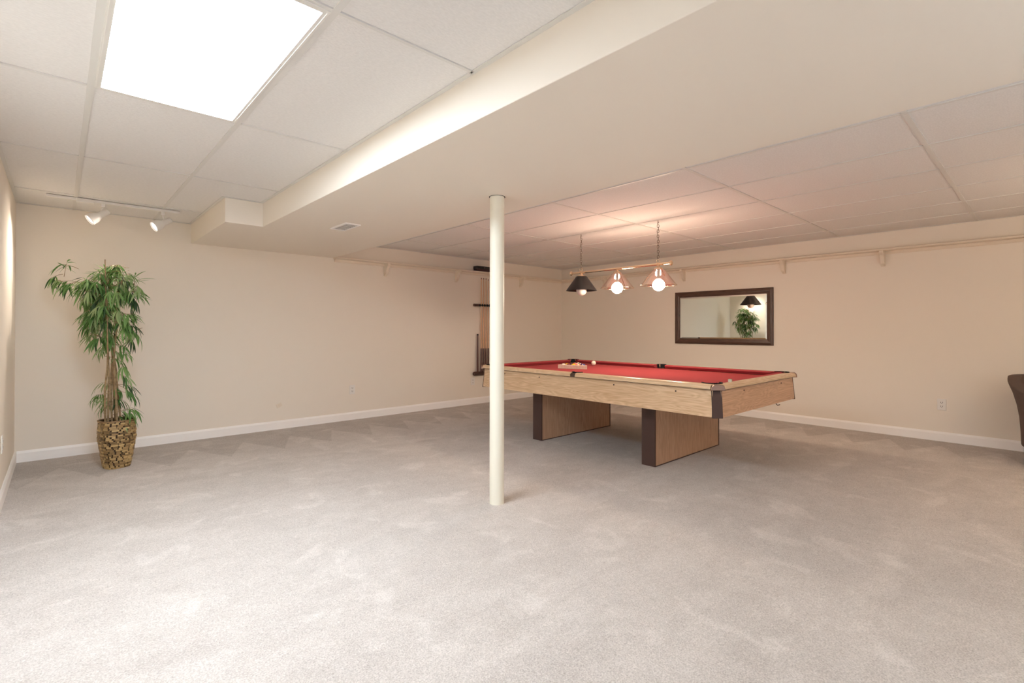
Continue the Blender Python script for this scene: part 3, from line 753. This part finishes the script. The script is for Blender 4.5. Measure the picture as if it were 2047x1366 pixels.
for c4 in canes:
    dpt = c4[4]; pts = [pp(*p, dpt*(1+.6*i)) for i, p in enumerate(c4[:4])]
    pts[0].z = PH-.06
    # smooth through 4 points
    path = []
    for s_ in range(3):
        p0, p1, p2, p3 = pts[max(s_-1, 0)], pts[s_], pts[s_+1], pts[min(s_+2, 3)]
        for i in range(6):
            q_ = i/6; path.append(.5*((2*p1)+(p2-p0)*q_+(2*p0-5*p1+4*p2-p3)*q_*q_+(3*p1-p0-3*p2+p3)*q_**3))
    path.append(pts[3]); cane_pts.append(path)
    n = len(path); rad = [(.0082-.0050*i/n)*(1.18 if i % 3 == 0 else 1) for i in range(n)]
    obj('cane', tube(B(), path, rad, 8), CANE, t, smooth=True)
# leaf meshes
def leaf_mesh(L_, w, droop, curl):
    bm = B(); prev = None; n = 6; fs = []
    for i in range(n+1):
        s_ = i/n; ww = w*math.sin(pi*min(1, s_*.96+.04))**.8*(1-.25*s_) if 0 < i < n else .0004
        x = L_*(s_ - .10*s_*s_*droop*2); z = -L_*droop*s_*s_*.6
        yy = curl*L_*s_*s_
        row = [bm.verts.new((x, yy-ww, z+ww*.35)), bm.verts.new((x, yy, z)), bm.verts.new((x, yy+ww, z+ww*.35))]
        if prev:
            for k in range(2): fs.append(bm.faces.new((prev[k], prev[k+1], row[k+1], row[k])))
        prev = row
    for f in fs: f.smooth = True
    return bm
leaf_me = []
for i, (L_, w, dr, cu) in enumerate([(.125, .0080, .35, .05), (.15, .0090, .6, -.06), (.11, .0072, .2, .1), (.135, .0082, .7, 0), (.16, .0094, .5, .12)]):
    for mi in range(4):
        b_ = leaf_mesh(L_, w, dr, cu); me = bpy.data.meshes.new('leaf'); b_.to_mesh(me); b_.free(); me.materials.append(LEAFM[mi]); leaf_me.append(me)
rnd = random.Random(23)
sprays = []
def inblob(cx, cy, rx, ry, n, dr, ox=0):
    for _ in range(n):
        a = rnd.uniform(0, 2*pi); q_ = math.sqrt(rnd.random())
        sprays.append((cx+rx*q_*cos(a), cy+ry*q_*sin(a), rnd.uniform(-dr, dr), cx, cy))
inblob(208, 576, 50, 38, 54, .20); inblob(216, 632, 54, 36, 46, .20); inblob(175, 600, 24, 50, 16, .14); inblob(264, 590, 20, 44, 16, .14)
inblob(235, 545, 28, 20, 12, .12); inblob(205, 672, 30, 16, 9, .12); inblob(265, 660, 16, 22, 6, .1)
for s_ in [(118, 562, 0, 150, 560), (102, 556, .0, 140, 550), (128, 568, -.03, 160, 560), (126, 528, .02, 150, 560), (132, 572, .03, 160, 560), (112, 560, 0, 160, 560), (134, 524, .0, 122, 560),
           (250, 692, -.05, 228, 690), (256, 706, 0, 228, 700), (245, 722, .04, 225, 715), (248, 735, -.03, 226, 735), (258, 755, 0, 230, 740), (264, 772, .03, 232, 760), (262, 785, -.04, 236, 770), (270, 790, .02, 236, 780),
           (258, 815, 0, 240, 825), (268, 818, -.03, 240, 830), (250, 828, .03, 240, 838), (262, 826, 0, 245, 832), (246, 800, .02, 234, 800), (240, 780, .0, 230, 770),
           (200, 795, -.03, 215, 800), (192, 790, .02, 214, 800), (206, 812, .0, 218, 806), (203, 765, .02, 214, 775), (236, 705, .04, 224, 700), (208, 800, .05, 220, 810), (252, 842, -.02, 244, 838),
           (200, 700, .03, 215, 680), (205, 690, 0, 218, 670)]:
    sprays.append(s_)
n_leaf = 0; stuff = B(); twig = B()
allv = []
for (sx, sy, dp, cx, cy) in sprays:
    P0 = pp(sx, sy, dp); Cc = pp(cx, cy, 0)
    out = (P0-Cc); out.z *= .6
    if out.length < .02: out = Vector((rnd.uniform(-1, 1), rnd.uniform(-1, 1), .2))
    out = (out.normalized() + Vector((rnd.uniform(-.5, .5), rnd.uniform(-.5, .5), rnd.uniform(-.5, .2)))).normalized()
    base = P0 - out*.08; tube(twig, [base-out*.05+Vector((0, 0, -.01)), base, P0], [.0022, .0018, .001], 4, cap=False)
    nl = rnd.choice([6, 7, 8, 9])
    mi = rnd.choices([0, 1, 2, 3], [4, 5, 3, 4])[0] if sy > 545 or sx > 200 else rnd.choice([0, 1, 3])
    for k in range(nl):
        q_ = k/(nl-1); side = -1 if k % 2 else 1
        pos = base+(P0-base)*(.25+.75*q_)
        ang = side*R(58-38*q_)+R(rnd.uniform(-12, 12)) if k < nl-1 else 0
        d = (Matrix.Rotation(ang, 3, Vector((-out.y*0.2, out.x*0.2, 1)).normalized()) @ out)
        d = (d+Vector((0, 0, -.55-rnd.random()*.5))).normalized()
        up_ = Vector((rnd.uniform(-.4, .4), rnd.uniform(-.4, .4), 1)); yv = up_.cross(d).normalized(); zv = d.cross(yv)
        sc_ = rnd.uniform(.66, 1.08)
        mw = Matrix((d*sc_, yv*sc_, zv*sc_)).transposed().to_4x4(); mw.translation = pos
        if pos.x+d.x*.12 < XL+.03 or pos.y+d.y*.12 > -.03: continue
        me = leaf_me[rnd.randrange(5)*4 + (mi if rnd.random() < .75 else rnd.randrange(4))]
        allv.append((dp, mw, me))
obj('twigs', twig, CANE, t)['kind'] = 'stuff'
# the 300 leaves nearest the room are parts of their own, the rest one mesh
allv.sort(key=lambda a: (Vector((.676, .737, 0)).dot(a[1].translation)))
rest = allv[300:]; allv = allv[:300]
for dp, mw, me in allv:
    o = bpy.data.objects.new('leaf', me); COL.objects.link(o); o.parent = t
    mw = mw.copy(); mw.translation -= Vector((PX, PY, 0)); o.matrix_local = mw
vv, ff, mi_ = [], [], []
for dp, mw, me in rest:
    o0 = len(vv); vv += [tuple(mw @ v_.co - Vector((PX, PY, 0))) for v_ in me.vertices]; ff += [tuple(o0+i for i in p.vertices) for p in me.polygons]
    mi_ += [LEAFM.index(me.materials[0])]*len(me.polygons)
me = bpy.data.meshes.new('foliage'); me.from_pydata(vv, [], ff); [me.materials.append(m) for m in LEAFM]
me.polygons.foreach_set('material_index', mi_); me.polygons.foreach_set('use_smooth', [True]*len(ff))
o = bpy.data.objects.new('foliage', me); COL.objects.link(o); o.parent = t; o['kind'] = 'stuff'

# ================================================================== armchair at the right edge
AX, AY = -.52, -6.24
t = thing('armchair', 'taupe upholstered tub chair with a flared back cut by the right photo edge', 'armchair', (AX, AY, 0))
def flare(z):   # half width of the shell by height
    pts = [(.156, .375), (.27, .378), (.40, .386), (.52, .402), (.64, .428), (.72, .452), (.755, .462)]
    for (a, fa), (b, fb) in zip(pts, pts[1:]):
        if z <= b: return fa+(fb-fa)*(z-a)/(b-a)
    return pts[-1][1]
def sec(a, r, k_=3.0):
    c, s_ = cos(a), sin(a); k = (abs(c)**k_+abs(s_)**k_)**(-1/k_); return r*k*c*.92, r*k*s_
bm = B(); NA = 40; outer = []; inner = []
zs = [.156, .20, .27, .34, .40, .46, .52, .58, .64, .69, .73, .75]
a_open0, a_open1 = R(150), R(390)      # shell wraps the sides and the back; open towards the room (-x)
angs = [R(-142)+R(284)*k/NA for k in range(NA+1)]
def zr(a, z):    # arms lower than the back
    f = max(0, (abs(a)-R(95))/R(47)); return z if z < .4 else .4+(z-.4)*(1-.35*f)
for z in zs: outer.append([bm.verts.new((AX+sec(a, flare(z))[0], AY+sec(a, flare(z))[1], zr(a, z))) for a in angs])
for z in zs: inner.append([bm.verts.new((AX+sec(a, flare(z)-.09)[0], AY+sec(a, flare(z)-.09)[1], zr(a, z)+(.0 if z < .75 else .004))) for a in angs])
def skin(g):
    for a, b in zip(g, g[1:]):
        for k in range(NA): bm.faces.new((a[k], a[k+1], b[k+1], b[k]))
skin(outer); skin(inner)
for k in range(NA):
    bm.faces.new((outer[-1][k], outer[-1][k+1], inner[-1][k+1], inner[-1][k])); bm.faces.new((outer[0][k], outer[0][k+1], inner[0][k+1], inner[0][k]))
for e in (0, NA):
    for a in range(len(zs)-1): bm.faces.new((outer[a][e], outer[a+1][e], inner[a+1][e], inner[a][e]))
bmesh.ops.recalc_face_normals(bm, faces=bm.faces)
obj('back_shell', bm, CHAIRF, t, smooth=True, bevel=.012)
bm = B(); prism(bm, [(AX+sec(2*pi*k/36, .278)[0]-.03, AY+sec(2*pi*k/36, .278)[1]) for k in range(36)], 'z', .33, .45)
obj('seat_cushion', bm, CHAIRF, t, smooth=True, bevel=.03, seg=3)
bm = B(); prism(bm, [(AX+sec(2*pi*k/36, .276)[0]-.03, AY+sec(2*pi*k/36, .276)[1]) for k in range(36)], 'z', .17, .33)
obj('seat_base', bm, CHAIRF, t, smooth=True, bevel=.01)
for dx in (-.22, .17):
    for dy in (-.2, .2):
        obj('leg', tube(B(), [(AX+dx, AY+dy, 0), (AX+dx*.96, AY+dy*.96, .18)], [.014, .022], 10), CHAIRL, t, smooth=True)
